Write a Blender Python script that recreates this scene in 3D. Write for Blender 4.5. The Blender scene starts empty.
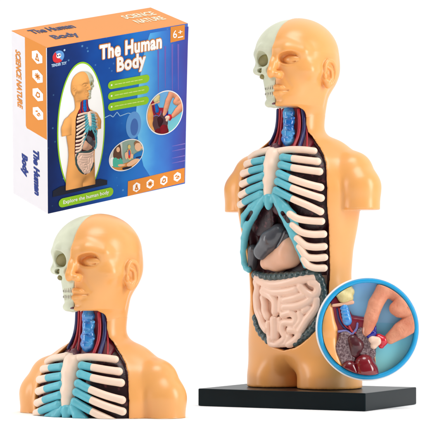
import bpy, bmesh, math, random
import numpy as np
from mathutils import Vector, Matrix
random.seed(7); np.random.seed(7)
S = 0.001                      # everything below is in millimetres
scene = bpy.context.scene
COL = scene.collection
F32 = np.float32

# ------------------------------------------------------------------ camera
FPX, W0 = 2200.0, 423.0        # focal length in photo pixels, photo width
PITCH = math.atan((270 - 211.5) / FPX)
CAMZ = 134.5
CR = Matrix.Rotation(PITCH, 3, 'X')           # camera axes: x right, y forward, z up
CPOS = Vector((0, -2200, CAMZ))
cd = bpy.data.cameras.new('camera'); cam = bpy.data.objects.new('camera', cd); COL.objects.link(cam)
cam.location = CPOS * S
cam.rotation_euler = (math.pi / 2 + PITCH, 0, 0)
cd.sensor_width = 36; cd.lens = 36 * FPX / W0
cd.clip_start = .05; cd.clip_end = 100
scene.camera = cam

def ray(u, v):
    d = CR @ Vector(((u - 211.5) / FPX, 1, (211.5 - v) / FPX))
    return CPOS.copy(), d                     # point = o + d*t, t = depth

# ------------------------------------------------------------------ materials
def lin(c):
    return tuple(((x / 255) / 12.92 if x / 255 <= .04045 else ((x / 255 + .055) / 1.055) ** 2.4) for x in c)
MATS = {}
def mat(name, rgb, rough=.4, spec=.5, sss=0, coat=0, noise=0, nscale=60, bump=0, bscale=120, rgb2=None, thr=None, metallic=0):
    m = bpy.data.materials.new(name); m.use_nodes = True
    nt = m.node_tree; b = nt.nodes['Principled BSDF']
    c = lin(rgb)
    b.inputs['Base Color'].default_value = (*c, 1)
    b.inputs['Roughness'].default_value = rough
    b.inputs['Specular IOR Level'].default_value = spec
    b.inputs['Metallic'].default_value = metallic
    if sss:
        b.inputs['Subsurface Weight'].default_value = sss
        b.inputs['Subsurface Radius'].default_value = (1, .35, .12)
        b.inputs['Subsurface Scale'].default_value = .0025
    if coat:
        b.inputs['Coat Weight'].default_value = coat; b.inputs['Coat Roughness'].default_value = .15
    tc = nt.nodes.new('ShaderNodeTexCoord')
    if noise or rgb2:
        n = nt.nodes.new('ShaderNodeTexNoise'); n.inputs['Scale'].default_value = nscale; n.inputs['Detail'].default_value = 4
        nt.links.new(tc.outputs['Object'], n.inputs['Vector'])
        r = nt.nodes.new('ShaderNodeValToRGB'); e = r.color_ramp.elements
        lo, hi = thr or (.3, .7)
        e[0].position, e[1].position = lo, hi
        if rgb2:
            e[0].color = (*c, 1); e[1].color = (*lin(rgb2), 1)
        else:
            e[0].color = (*[x * (1 - noise) for x in c], 1); e[1].color = (*[min(1, x * (1 + noise)) for x in c], 1)
        nt.links.new(n.outputs['Fac'], r.inputs['Fac']); nt.links.new(r.outputs['Color'], b.inputs['Base Color'])
    if bump:
        n = nt.nodes.new('ShaderNodeTexNoise'); n.inputs['Scale'].default_value = bscale; n.inputs['Detail'].default_value = 5
        nt.links.new(tc.outputs['Object'], n.inputs['Vector'])
        bp = nt.nodes.new('ShaderNodeBump'); bp.inputs['Strength'].default_value = bump; bp.inputs['Distance'].default_value = .001
        nt.links.new(n.outputs['Fac'], bp.inputs['Height']); nt.links.new(bp.outputs['Normal'], b.inputs['Normal'])
    m['rgb'] = rgb
    return m
M = dict(
    skin=mat('peach_plastic', (236, 168, 96), .3, .6, sss=.15, noise=.03, nscale=25),
    skull=mat('bone_plastic', (206, 208, 182), .45, .4, noise=.08, nscale=70, bump=.15, bscale=150),
    tooth=mat('tooth_plastic', (214, 212, 190), .35),
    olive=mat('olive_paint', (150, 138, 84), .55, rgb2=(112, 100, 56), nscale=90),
    toothgap=mat('grey_olive_paint', (112, 108, 92), .5),
    bone=mat('cream_plastic', (246, 218, 196), .36, .5, sss=.15, noise=.03, nscale=60),
    teal=mat('teal_plastic', (98, 184, 198), .35, .5, noise=.08, nscale=90, bump=.12),
    cavity=mat('maroon_plastic', (74, 20, 30), .35, .5, rgb2=(40, 12, 20), nscale=55, bump=.3, bscale=140),
    lung=mat('dark_lung_plastic', (44, 14, 22), .38, .5, rgb2=(120, 62, 70), nscale=210, thr=(.56, .74), bump=.5, bscale=240),
    neckred=mat('crimson_plastic', (128, 24, 44), .35, .5, rgb2=(88, 18, 40), nscale=70),
    trachea=mat('blue_plastic', (18, 108, 196), .16, .6, coat=.6, rgb2=(96, 186, 236), nscale=95, thr=(.42, .75), bump=.5, bscale=170),
    artery=mat('red_plastic', (176, 40, 50), .3), vein=mat('navy_plastic', (40, 44, 96), .3),
    liver=mat('slate_plastic', (88, 88, 94), .27, .6, rgb2=(66, 66, 72), nscale=40, coat=.2),
    darkliver=mat('dark_slate_plastic', (46, 44, 50), .3, .6, coat=.2),
    stomach=mat('beige_plastic', (222, 172, 142), .34, .5, sss=.15, noise=.06, nscale=50),
    colon=mat('green_slate_plastic', (62, 84, 84), .3, .6, rgb2=(38, 56, 58), nscale=130, coat=.2),
    gut=mat('pink_cream_plastic', (242, 206, 184), .28, .55, sss=.08, noise=.03, nscale=60),
    gland=mat('plum_plastic', (104, 56, 66), .4),
    black=mat('black_plastic', (10, 24, 29), .32, .12, noise=.1, nscale=30),
)

# ------------------------------------------------------------------ objects
def link(o, parent=None):
    COL.objects.link(o)
    if parent: o.parent = parent
    return o
def mesh_obj(name, v, f, m, parent=None, smooth=True):
    me = bpy.data.meshes.new(name)
    me.from_pydata((np.asarray(v, dtype=float) * S).tolist(), [], f if isinstance(f, list) else f.tolist())
    if smooth: me.polygons.foreach_set('use_smooth', [True] * len(me.polygons))
    me.update()
    if m: me.materials.append(m)
    return link(bpy.data.objects.new(name, me), parent)
def thing(name, label, cat, loc=(0, 0, 0), rz=0, group=None):
    o = link(bpy.data.objects.new(name, None)); o.empty_display_size = .02
    o.location = Vector(loc) * S; o.rotation_euler = (0, 0, rz)
    o['label'] = label; o['category'] = cat
    if group: o['group'] = group
    return o

# ------------------------------------------------------------------ signed distance toolkit
def smin(a, b, k):
    if k <= 0: return np.minimum(a, b)
    h = np.clip(.5 + .5 * (b - a) / k, 0, 1)
    return b + (a - b) * h - k * h * (1 - h)
def smax(a, b, k): return -smin(-a, -b, k)
class Grid:
    def __init__(g, lo, hi, h):
        g.lo, g.h = np.array(lo, F32), h
        n = [int(math.ceil((b - a) / h)) + 1 for a, b in zip(lo, hi)]
        g.ax = [(lo[i] + h * np.arange(n[i])).astype(F32) for i in range(3)]
        g.D = np.full(n, 50, F32)
    def sl(g, lo, hi):
        s = []
        for i in range(3):
            a = int(np.searchsorted(g.ax[i], lo[i])); b = int(np.searchsorted(g.ax[i], hi[i]))
            if b <= a: return None
            s.append(slice(a, b))
        return tuple(s)
    def xyz(g, s=None):
        s = s or (slice(None),) * 3
        return g.ax[0][s[0]][:, None, None], g.ax[1][s[1]][None, :, None], g.ax[2][s[2]][None, None, :]
    def op(g, fn, lo=None, hi=None, k=0, mode='u'):
        s = g.sl(lo, hi) if lo is not None else (slice(None),) * 3
        if s is None: return g
        d = fn(*g.xyz(s)).astype(F32)
        A = g.D[s]
        g.D[s] = smin(A, d, k) if mode == 'u' else smax(A, -d, k) if mode == 's' else smax(A, d, k)
        return g
    def ell(g, c, r, k=0, mode='u', rot=None):
        R = max(r) + k + 2 * g.h + 2
        Rm = np.array(rot.transposed() if rot else Matrix.Identity(3), F32)
        def fn(x, y, z):
            x, y, z = x - c[0], y - c[1], z - c[2]
            if rot:
                x, y, z = (Rm[i][0] * x + Rm[i][1] * y + Rm[i][2] * z for i in range(3))
            q = np.sqrt((x / r[0]) ** 2 + (y / r[1]) ** 2 + (z / r[2]) ** 2) + 1e-6
            w = np.sqrt((x / r[0] ** 2) ** 2 + (y / r[1] ** 2) ** 2 + (z / r[2] ** 2) ** 2) + 1e-6
            return q * (q - 1) / w
        return g.op(fn, [c[i] - R for i in range(3)], [c[i] + R for i in range(3)], k, mode)
    def cap(g, a, b, ra, rb=None, k=0, mode='u'):
        rb = ra if rb is None else rb
        a, b = np.array(a, F32), np.array(b, F32); ba = b - a; L = float(ba @ ba) + 1e-9
        R = max(ra, rb) + k + 2 * g.h + 2
        def fn(x, y, z):
            x, y, z = x - a[0], y - a[1], z - a[2]
            t = np.clip((x * ba[0] + y * ba[1] + z * ba[2]) / L, 0, 1)
            return np.sqrt((x - ba[0] * t) ** 2 + (y - ba[1] * t) ** 2 + (z - ba[2] * t) ** 2) - (ra + (rb - ra) * t)
        return g.op(fn, np.minimum(a, b) - R, np.maximum(a, b) + R, k, mode)
    def chain(g, pts, r, k=0, mode='u'):
        rs = r if isinstance(r, (list, tuple)) else [r] * len(pts)
        for i in range(len(pts) - 1): g.cap(pts[i], pts[i + 1], rs[i], rs[i + 1], k, mode)
        return g
    def mesh(g, relax=1):
        D = g.D.copy()
        for i in range(3):                         # close the surface at the grid's border
            for e in (0, -1):
                ix = [slice(None)] * 3; ix[i] = e; D[tuple(ix)] = np.maximum(D[tuple(ix)], .3 * g.h)
        ins = D < 0
        nx, ny, nz = D.shape
        cnt = np.zeros((nx - 1, ny - 1, nz - 1), np.int8)
        for a in (0, 1):
            for b in (0, 1):
                for c in (0, 1): cnt += ins[a:nx - 1 + a, b:ny - 1 + b, c:nz - 1 + c]
        act = np.argwhere((cnt > 0) & (cnt < 8))
        idx = np.full(cnt.shape, -1, np.int32); idx[tuple(act.T)] = np.arange(len(act))
        P = np.zeros((len(act), 3)); N = np.zeros(len(act))
        cor = [(a, b, c) for a in (0, 1) for b in (0, 1) for c in (0, 1)]
        for p in cor:
            for ax in range(3):
                if p[ax]: continue
                q = list(p); q[ax] = 1
                d0 = D[tuple((act + p).T)]; d1 = D[tuple((act + q).T)]
                m = (d0 < 0) != (d1 < 0)
                t = d0[m] / (d0[m] - d1[m])
                v = np.tile(np.array(p, float), (m.sum(), 1)); v[:, ax] = t
                P[m] += v; N[m] += 1
        V = (act + P / N[:, None])
        Q = []
        for ax in range(3):
            o1, o2 = [(1, 2), (2, 0), (0, 1)][ax]
            s0 = [slice(None)] * 3; s1 = [slice(None)] * 3
            s0[ax] = slice(0, -1); s1[ax] = slice(1, None)
            a, b = ins[tuple(s0)], ins[tuple(s1)]
            e = np.argwhere(a != b)
            e = e[(e[:, o1] > 0) & (e[:, o2] > 0) & (e[:, o1] < D.shape[o1] - 1) & (e[:, o2] < D.shape[o2] - 1)]
            fl = a[tuple(e.T)]
            def ci(d1, d2):
                w = e.copy(); w[:, o1] -= d1; w[:, o2] -= d2
                return idx[tuple(w.T)]
            q = np.stack([ci(1, 1), ci(0, 1), ci(0, 0), ci(1, 0)], 1)
            q[~fl] = q[~fl][:, ::-1]
            Q.append(q)
        Q = np.concatenate(Q); Q = Q[(Q >= 0).all(1)]
        V = V * g.h + g.lo
        for _ in range(relax):
            acc = np.zeros_like(V); n = np.zeros(len(V))
            for i in range(4):
                a, b = Q[:, i], Q[:, (i + 1) % 4]
                for c in range(3):
                    acc[:, c] += np.bincount(a, V[b, c], len(V)) + np.bincount(b, V[a, c], len(V))
                n += np.bincount(a, minlength=len(V)) + np.bincount(b, minlength=len(V))
            V = V * .5 + .5 * acc / np.maximum(n, 1)[:, None]
        return V, Q
def catmull(pts, n):
    P = np.array(pts, float)
    P = np.vstack([2 * P[0] - P[1], P, 2 * P[-1] - P[-2]])
    out = []
    for i in range(1, len(P) - 2):
        t = np.linspace(0, 1, n, endpoint=False)[:, None]
        p0, p1, p2, p3 = P[i - 1:i + 3]
        out.append(.5 * (2 * p1 + (p2 - p0) * t + (2 * p0 - 5 * p1 + 4 * p2 - p3) * t ** 2 + (3 * p1 - p0 - 3 * p2 + p3) * t ** 3))
    return np.vstack(out + [P[-2][None]])
def tube(pts, r, n=16, steps=10, cap0=True, cap1=True):
    """swept tube with round ends; r may be a list along the control points"""
    P = catmull(pts, steps)
    rs = np.interp(np.linspace(0, 1, len(P)), np.linspace(0, 1, len(pts)), r if isinstance(r, (list, tuple)) else [r] * len(pts))
    T = np.gradient(P, axis=0); T /= np.linalg.norm(T, axis=1)[:, None]
    ring_p, ring_r, ring_t = [], [], []
    if cap0:
        for a in np.linspace(80, 15, 5): ring_p.append(P[0] - T[0] * rs[0] * math.sin(math.radians(a))); ring_r.append(rs[0] * math.cos(math.radians(a))); ring_t.append(T[0])
    for p, q, t in zip(P, rs, T): ring_p.append(p); ring_r.append(q); ring_t.append(t)
    if cap1:
        for a in np.linspace(15, 80, 5): ring_p.append(P[-1] + T[-1] * rs[-1] * math.sin(math.radians(a))); ring_r.append(rs[-1] * math.cos(math.radians(a))); ring_t.append(T[-1])
    up = np.array([.13, .2, .97]); V = []
    for p, q, t in zip(ring_p, ring_r, ring_t):
        a = np.cross(up, t); a /= np.linalg.norm(a); b = np.cross(t, a)
        for k in range(n):
            th = 2 * math.pi * k / n; V.append(p + q * (a * math.cos(th) + b * math.sin(th)))
    Fs = []
    for i in range(len(ring_p) - 1):
        for k in range(n): Fs.append([i * n + k, i * n + (k + 1) % n, (i + 1) * n + (k + 1) % n, (i + 1) * n + k])
    Fs.append(list(range(n))[::-1]); m = (len(ring_p) - 1) * n; Fs.append([m + k for k in range(n)])
    return np.array(V), Fs

# ------------------------------------------------------------------ the torso's body shape (x to its left, y to its back, z up)
YAW = math.radians(-38)
SLAB = 17.5
ORG = Vector((88, 0, SLAB))                    # body origin in the world, on the slab's top
Tb = np.array([  # z, half width, front, back, centre y
    (-20, 62, 34, 37, 8), (0, 62, 34, 37, 8), (25, 63, 35, 38, 8), (47, 62, 36, 38, 7), (70, 59, 36, 36, 5), (90, 56.5, 35, 34, 3), (112, 56, 35, 33, 1),
    (137, 59, 39, 34, 0), (159, 64, 43, 36, 0), (178, 67, 46, 38, 0), (197, 69, 46, 38, 0), (213, 65, 43, 36, 0), (226, 58, 37, 33, 0),
    (238, 44, 30, 29, 0), (247, 30, 25, 25, 0), (256, 23, 22, 23, 0), (270, 21.5, 21, 22, 0), (310, 21, 20, 22, 0)], float)
Zf = np.linspace(-20, 310, 331)
Tf = []
for c in range(1, 5):
    q = np.interp(Zf, Tb[:, 0], Tb[:, c]); qp = np.pad(q, 8, mode='edge')
    Tf.append(np.convolve(qp, np.hanning(19)[1:-1] / np.hanning(19).sum(), 'valid'))
def loft(x, y, z):
    a, bf, bb, yc = (np.interp(z, Zf, t).astype(F32) for t in Tf)
    yy = y - yc; b = np.where(yy < 0, bf, bb)
    n = 2.25
    g = ((np.abs(x) / a) ** n + (np.abs(yy) / b) ** n) ** (1 / n) + 1e-5
    r = np.sqrt(x * x + yy * yy)
    return r - r / g
Wz = np.array([(36, -6), (38.5, 4), (40.5, 13), (44, 20), (50, 28), (57, 35), (77, 45.5), (107, 48), (137, 50.5), (160, 53), (197, 54), (213, 51.5), (222, 48.5), (230, 43.5), (237, 37), (246, 27), (254, 19.5), (262, 17.2), (290, 16.8)], float)
def opening(x, z, grow=0):
    w = np.interp(z, Wz[:, 0], Wz[:, 1]).astype(F32)
    w = w - 2.4 * np.clip(-x / 20, 0, 1) * np.clip((250 - z) / 10, 0, 1)      # the rim is a little wider on its right side
    return (np.abs(x) - w - grow) * .8
ca, sa = math.cos(YAW), math.sin(YAW)
def to_body(p):
    q = p - ORG
    return Vector((ca * q.x + sa * q.y, -sa * q.x + ca * q.y, q.z))
def hit(u, v, off=0.0):
    """the point of the body's surface (grown by off) behind a place seen in the photo, in body axes"""
    o, d = ray(u, v)
    t = np.linspace(2080, 2290, 1200)
    o2 = to_body(o + d * t[0]); o3 = to_body(o + d * t[-1])
    k = np.linspace(0, 1, len(t))
    x, y, z = (o2[i] + (o3[i] - o2[i]) * k for i in range(3))
    f = loft(x, y, z) - off
    ix = np.argmax(f < 0) if (f < 0).any() else int(np.argmin(f))
    return (float(x[ix]), float(y[ix]), float(z[ix]))
def hits(pts, off=0.0): return [hit(u, v, off) for u, v in pts]

PARTS = []        # (name, verts, faces, material, parent index or None) of the torso model
def part(name, vf, m, parent=None, label=None):
    PARTS.append((name, np.asarray(vf[0], float), vf[1], M[m], parent, label)); return len(PARTS) - 1

# ------------------------------------------------------------------ head
HT = math.radians(2.5)
def turned(vf):
    v = vf[0]; c, q = math.cos(HT), math.sin(HT)
    return np.c_[v[:, 0] * c - v[:, 1] * q, v[:, 0] * q + v[:, 1] * c, v[:, 2]], vf[1]
def head_skin(g):
    g.ell((0, -1, 332), (38, 45.5, 37))
    g.ell((0, 15, 316), (33.5, 28, 26), 8)
    g.op(lambda x, y, z: np.maximum(loft(x, y, z), z - 300), (-40, -40, 255), (48, 44, 305), 1)
    g.cap((0, 3, 258), (0, 12, 306), 20, 25.5, 8)
    # face and jaw, a stack of sections
    T = np.array([(270, 13, 26, 14), (276, 19, 38, 10), (280, 23.5, 42.5, 8), (288, 27, 43.5, 10), (298, 30.5, 43, 14), (310, 33.5, 43, 16), (322, 35, 43.5, 18), (332, 34, 41.5, 18), (345, 24, 30, 10)], float)
    def face(x, y, z):
        a, bf, bb = (np.interp(z, T[:, 0], T[:, i]).astype(F32) for i in (1, 2, 3))
        b = np.where(y < 0, bf, bb); n = 2.75
        q = ((np.abs(x) / a) ** n + (np.abs(y) / b) ** n) ** (1 / n) + 1e-5
        r = np.sqrt(x * x + y * y)
        return np.maximum(np.maximum((r - r / q), (z - 345)), (276.3 - z) * .9)
    g.op(face, (-50, -60, 268), (50, 50, 350), 9)
    g.ell((0, -36, 284.5), (12, 9, 7), 5)                       # chin
    for s in (-1, 1):
        g.chain([(s * 2, -42.4, 331.5), (s * 12, -41.2, 333.5), (s * 25, -33, 331.5)], [4, 4.4, 3.8], 10)
        g.ell((s * 15.8, -43.4, 325.6), (11.4, 7, 6.2), 3, 's')
        g.ell((s * 27, -25, 313), (9, 10, 7), 10)
        g.ell((s * 15.4, -35.7, 323.8), (10.6, 6.8, 5.5), .3)         # closed lid
        g.chain([(s * 7, -40.4, 322.2), (s * 11, -42.4, 321.6), (s * 16, -42.6, 321.4), (s * 21, -40.0, 322.0), (s * 23.5, -38, 322.8)], .6, .5, 's')
        g.chain([(s * 8.5, -39.5, 326.5), (s * 13, -41, 328.2), (s * 18, -39.5, 328.2), (s * 22, -37, 326.6)], .7, 1, 's')
    g.chain([(0, -44.5, 329), (0, -49, 320), (0, -53, 311)], [3.8, 4.4, 5.6], 4.5)
    for s in (-1, 1):
        g.ell((s * 5.8, -47.5, 309), (4.6, 6.4, 4.0), 1.8)
        g.ell((s * 4.2, -51, 305), (2.6, 3.6, 1.7), .8, 's')
        g.chain([(s * 10, -44.5, 307), (s * 17, -41.5, 297)], .8, 3, 's')
    g.chain([(-12.5, -40.4, 293.8), (-7, -44, 296.1), (-2.5, -45.2, 297), (0, -45, 296.6), (2.5, -45.2, 297), (7, -44, 296.1), (12.5, -40.4, 293.8)], [1.1, 2.1, 2.4, 2.3, 2.4, 2.1, 1.1], 1.6)
    g.chain([(-11, -40.8, 292.2), (-6, -44, 291.3), (0, -45, 291.1), (6, -44, 291.3), (11, -40.8, 292.2)], [1.3, 2.5, 2.9, 2.5, 1.3], 1.4)
    g.chain([(-13.5, -41, 293.6), (-7, -46, 293.9), (0, -47.3, 293.9), (7, -46, 293.9), (13.5, -41, 293.6)], 1.1, .7, 's')
    g.ell((0, -46, 284), (9, 3.4, 2.4), 3, 's')
    # ear
    for s in (1,):
        R = Matrix.Rotation(math.radians(14), 3, 'X') @ Matrix.Rotation(math.radians(-11), 3, 'Z')
        def E(y, z, x=0): return tuple(Vector((36.2, -4.5, 311.5)) + R @ Vector((x, y, z)))
        g.ell(E(0, 1, 0), (4.2, 8.6, 13), 2.5, 'u', R)
        g.ell(E(-1, -10, .3), (3.6, 5, 5), 2, 'u', R)
        g.ell(E(-.6, .5, 5.2), (4.0, 5.4, 9.0), 1, 's', R)
        g.chain([tuple(p) for p in catmull([E(-5, 4, 2.4), E(-5, 9, 3.2), E(0, 13, 3.6), E(6, 10, 3.8), E(8, 2, 3.6), E(5.5, -6, 3.2), E(1, -11, 2.6)], 5)], 1.7, 1.2)
        g.chain([tuple(p) for p in catmull([E(-1, 7, 2.2), E(3.4, 3, 2.6), E(2.4, -5, 2.6), E(-2, -8, 2.4)], 5)], 1.3, 1)
        g.ell(E(-6.6, -1, 2.8), (1.8, 2, 3.4), 1, 'u', R)
        g.ell(E(-2.0, -1.5, 3.5), (3.5, 2.8, 3.8), .8, 's', R)
    return g

BODY = {}; LIN = []
def build_shell():
    g = Grid((-103, -64, -4), (103, 56, 374), 1.0)
    D = loft(*g.xyz()); x, y, z = g.xyz()
    # legs
    def leg(s):
        q = np.sqrt(((x - s * 31) / 30.5) ** 2 + ((y - 8) / 36) ** 2) + 1e-5
        r = np.sqrt((x - s * 31) ** 2 + (y - 8) ** 2)
        return (r - r / q)
    legs = smin(leg(1), leg(-1), 1.5)
    t = np.clip((z - 10) / 26, 0, 1); t = t * t * (3 - 2 * t)
    D = legs * (1 - t) + D * t
    D = np.maximum(D, -z)
    g.D = D.astype(F32)
    for s in (-1, 1):
        g.chain([(s * 8, 7, 240), (s * 34, 7, 227.5), (s * 60, 5, 214)], [16.5, 17.5, 19.5], 9)
        g.chain([(s * 61, 5, 213), (s * 70.5, 3, 198), (s * 72, 2, 160)], [20, 20.5, 19], 4)
        # flat cut of the arm stump
        g.op(lambda x, y, z, s=s: np.maximum(np.maximum(z - 176, 53.5 - s * x + (z - 176) * .25), 140 - z), (-103, -60, 138), (103, 50, 180), .8, 's')
    g.cap((0, 3, 258), (0, 12, 306), 20, 25.5, 8); g.D = np.maximum(g.D, z - 272.5).astype(F32)
    # the torso again, so the stump's cut leaves it whole
    D2 = np.maximum(loft(*g.xyz()), np.maximum(z - 182, 60 - z)); g.D = np.minimum(g.D, D2.astype(F32))
    BODY['D'] = g.D.copy(); BODY['g'] = g
    # the open front: everything in front of a line down the sides
    ycut = np.interp(g.ax[2], [30, 60, 120, 200, 235, 256, 290], [14, 10, 6, 4, 2, 0, 0]).astype(F32)[None, None, :]
    op = np.maximum(opening(x, z), y - ycut)
    skin_t = np.interp(g.ax[2], [30, 120, 238, 252, 290], [60, 60, 60, 60, 60]).astype(F32)[None, None, :]
    zt = np.maximum(op, z - 290)
    g.D = smax(g.D, -zt.astype(F32), 2.2)
    part('torso_shell', g.mesh(1), 'skin')
    # the dark lining follows the body under the skin and rises to the rim
    dep = np.interp(g.ax[2], [30, 60, 120, 200, 240, 256, 290], [9, 9, 17, 17, 12, 7, 6.5]).astype(F32)[None, None, :]
    e = np.clip(-opening(x, z) / 9, 0, 1); e = e * e * (3 - 2 * e)
    c = Grid((-103, -64, -4), (103, 56, 374), 1.0)
    c.D = np.maximum(np.maximum(np.maximum(BODY['D'] + 4.4 + (dep - 4.4) * e, opening(x, z, 3.0)), z - 250), y - ycut - 3).astype(F32)
    LIN.append(c.mesh(1))
    # head skin half, finer
    h = Grid((-4, -66, 268), (50, 50, 372), .55)
    head_skin(h)
    x, y, z = h.xyz()
    h.D = smax(h.D, (.0 - x), .8).astype(F32)
    # hollow of the throat below the chin
    h.op(lambda x, y, z: np.maximum(np.maximum(x - 17, y), z - 278.5), (-4, -66, 260), (30, 3, 282), .8, 's')
    part('face', turned(h.mesh(1)), 'skin', 0)

def build_skull():
    g = Grid((-48, -58, 268), (4, 50, 372), .7)
    g.ell((-4.6, -1.6, 332.5), (38.2, 44, 35.6))
    T = np.array([(276, 9, 38, 8), (280, 17.5, 42, 4), (288, 24, 43, 4), (300, 27, 43, 6), (310, 30, 43, 8), (322, 32.5, 42, 10), (330, 32, 40, 10), (342, 20, 28, 6)], float)
    def face(x, y, z):
        a, bf, bb = (np.interp(z, T[:, 0], T[:, i]).astype(F32) for i in (1, 2, 3))
        b = np.where(y < 0, bf, bb); n = 2.5
        q = ((np.abs(x) / a) ** n + (np.abs(y) / b) ** n) ** (1 / n) + 1e-5
        r = np.sqrt(x * x + y * y)
        return np.maximum(np.maximum(r - r / q, z - 340), 278.5 - z)
    g.op(face, (-50, -60, 268), (4, 50, 345), 4)
    g.chain([(-4, -43, 335), (-17, -41, 336.5), (-33, -27, 333)], [3.5, 3.6, 2.6], 4)        # brow
    g.ell((-19.5, -43, 325.5), (10.8, 15, 8.6), 2, 's')                                     # orbit
    g.chain([(-9, -43, 315), (-20, -39, 314.5), (-32.5, -27, 316.5)], [3.6, 3.6, 3.4], 2.5)
    g.chain([(-32.5, -27, 316.5), (-35, -18, 326), (-34, -24, 333)], [4, 3.4, 3], 2.5)
    g.chain([(-35, -24, 316), (-36.5, 0, 313)], [3.6, 3], 2)
    g.ell((-19, -40.5, 314.8), (4.2, 4.5, 2.4), 1.2, 's'); g.ell((-20.5, -38.6, 309.0), (3.6, 4.5, 2.8), 1.2, 's')
    g.ell((-3, -46, 312), (6, 8, 8.5), 1.5, 's')                                            # nasal opening
    g.chain([(-30, 2, 312), (-27, -4, 288), (-12, -37, 282)], [4.6, 4.4, 3.6], 3)
    g.ell((-5, -39.5, 282), (8, 5, 4.5), 4)
    g.chain([(0, -47, 293.9), (-9, -44.6, 293.9), (-17, -38.5, 294.2)], .9, .6, 's')
    x, y, z = g.xyz()
    g.D = smax(g.D, (x + .35), .4).astype(F32)
    sk = part('skull', turned(g.mesh(1)), 'skull', 0)
    # brownish paint on the floor of the orbit and of the cheek hollow
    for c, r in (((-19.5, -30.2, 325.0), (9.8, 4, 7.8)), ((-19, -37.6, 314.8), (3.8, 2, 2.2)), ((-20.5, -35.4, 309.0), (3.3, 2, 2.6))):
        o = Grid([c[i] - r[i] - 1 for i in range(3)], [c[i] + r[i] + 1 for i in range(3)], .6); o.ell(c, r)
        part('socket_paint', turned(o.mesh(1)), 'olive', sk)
    for z in (296.6, 291.2):
        o = Grid((-16, -48, z - 4), (0, -30, z + 4), .45)
        o.chain([(x, -42.7 + .02 * x * x + .55, z) for x in (-.6, -4, -8, -12)], 1.5, .5)
        part('tooth_gap_strip', o.mesh(1), 'toothgap', sk)  # dark strip behind the teeth, colours the gaps between them
    for up in (1, 0):
        for k in range(5):
            x = -1.6 - 2.6 * k; yy = -42.7 + .02 * x * x
            z = 297.2 if up else 290.8
            o = Grid((x - 3, yy - 4, z - 5), (x + 3, yy + 4, z + 5), .45)
            o.ell((x, yy, z), (1.12, 1.7, 2.9)); o.op(lambda X, Y, Z: (Z - 293.9) * (-1 if up else 1) + .25, None, None, .5, 'i')
            part('tooth', turned(o.mesh(1)), 'tooth', sk)
    o = Grid((-12, -48, 277), (0, -36, 285), .5)
    o.chain([(-1, -43.6, 281.2), (-5, -43, 280.8), (-9, -41, 281.6)], 1.2, .5)
    part('gum_paint', turned(o.mesh(1)), 'gland', sk)

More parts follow.
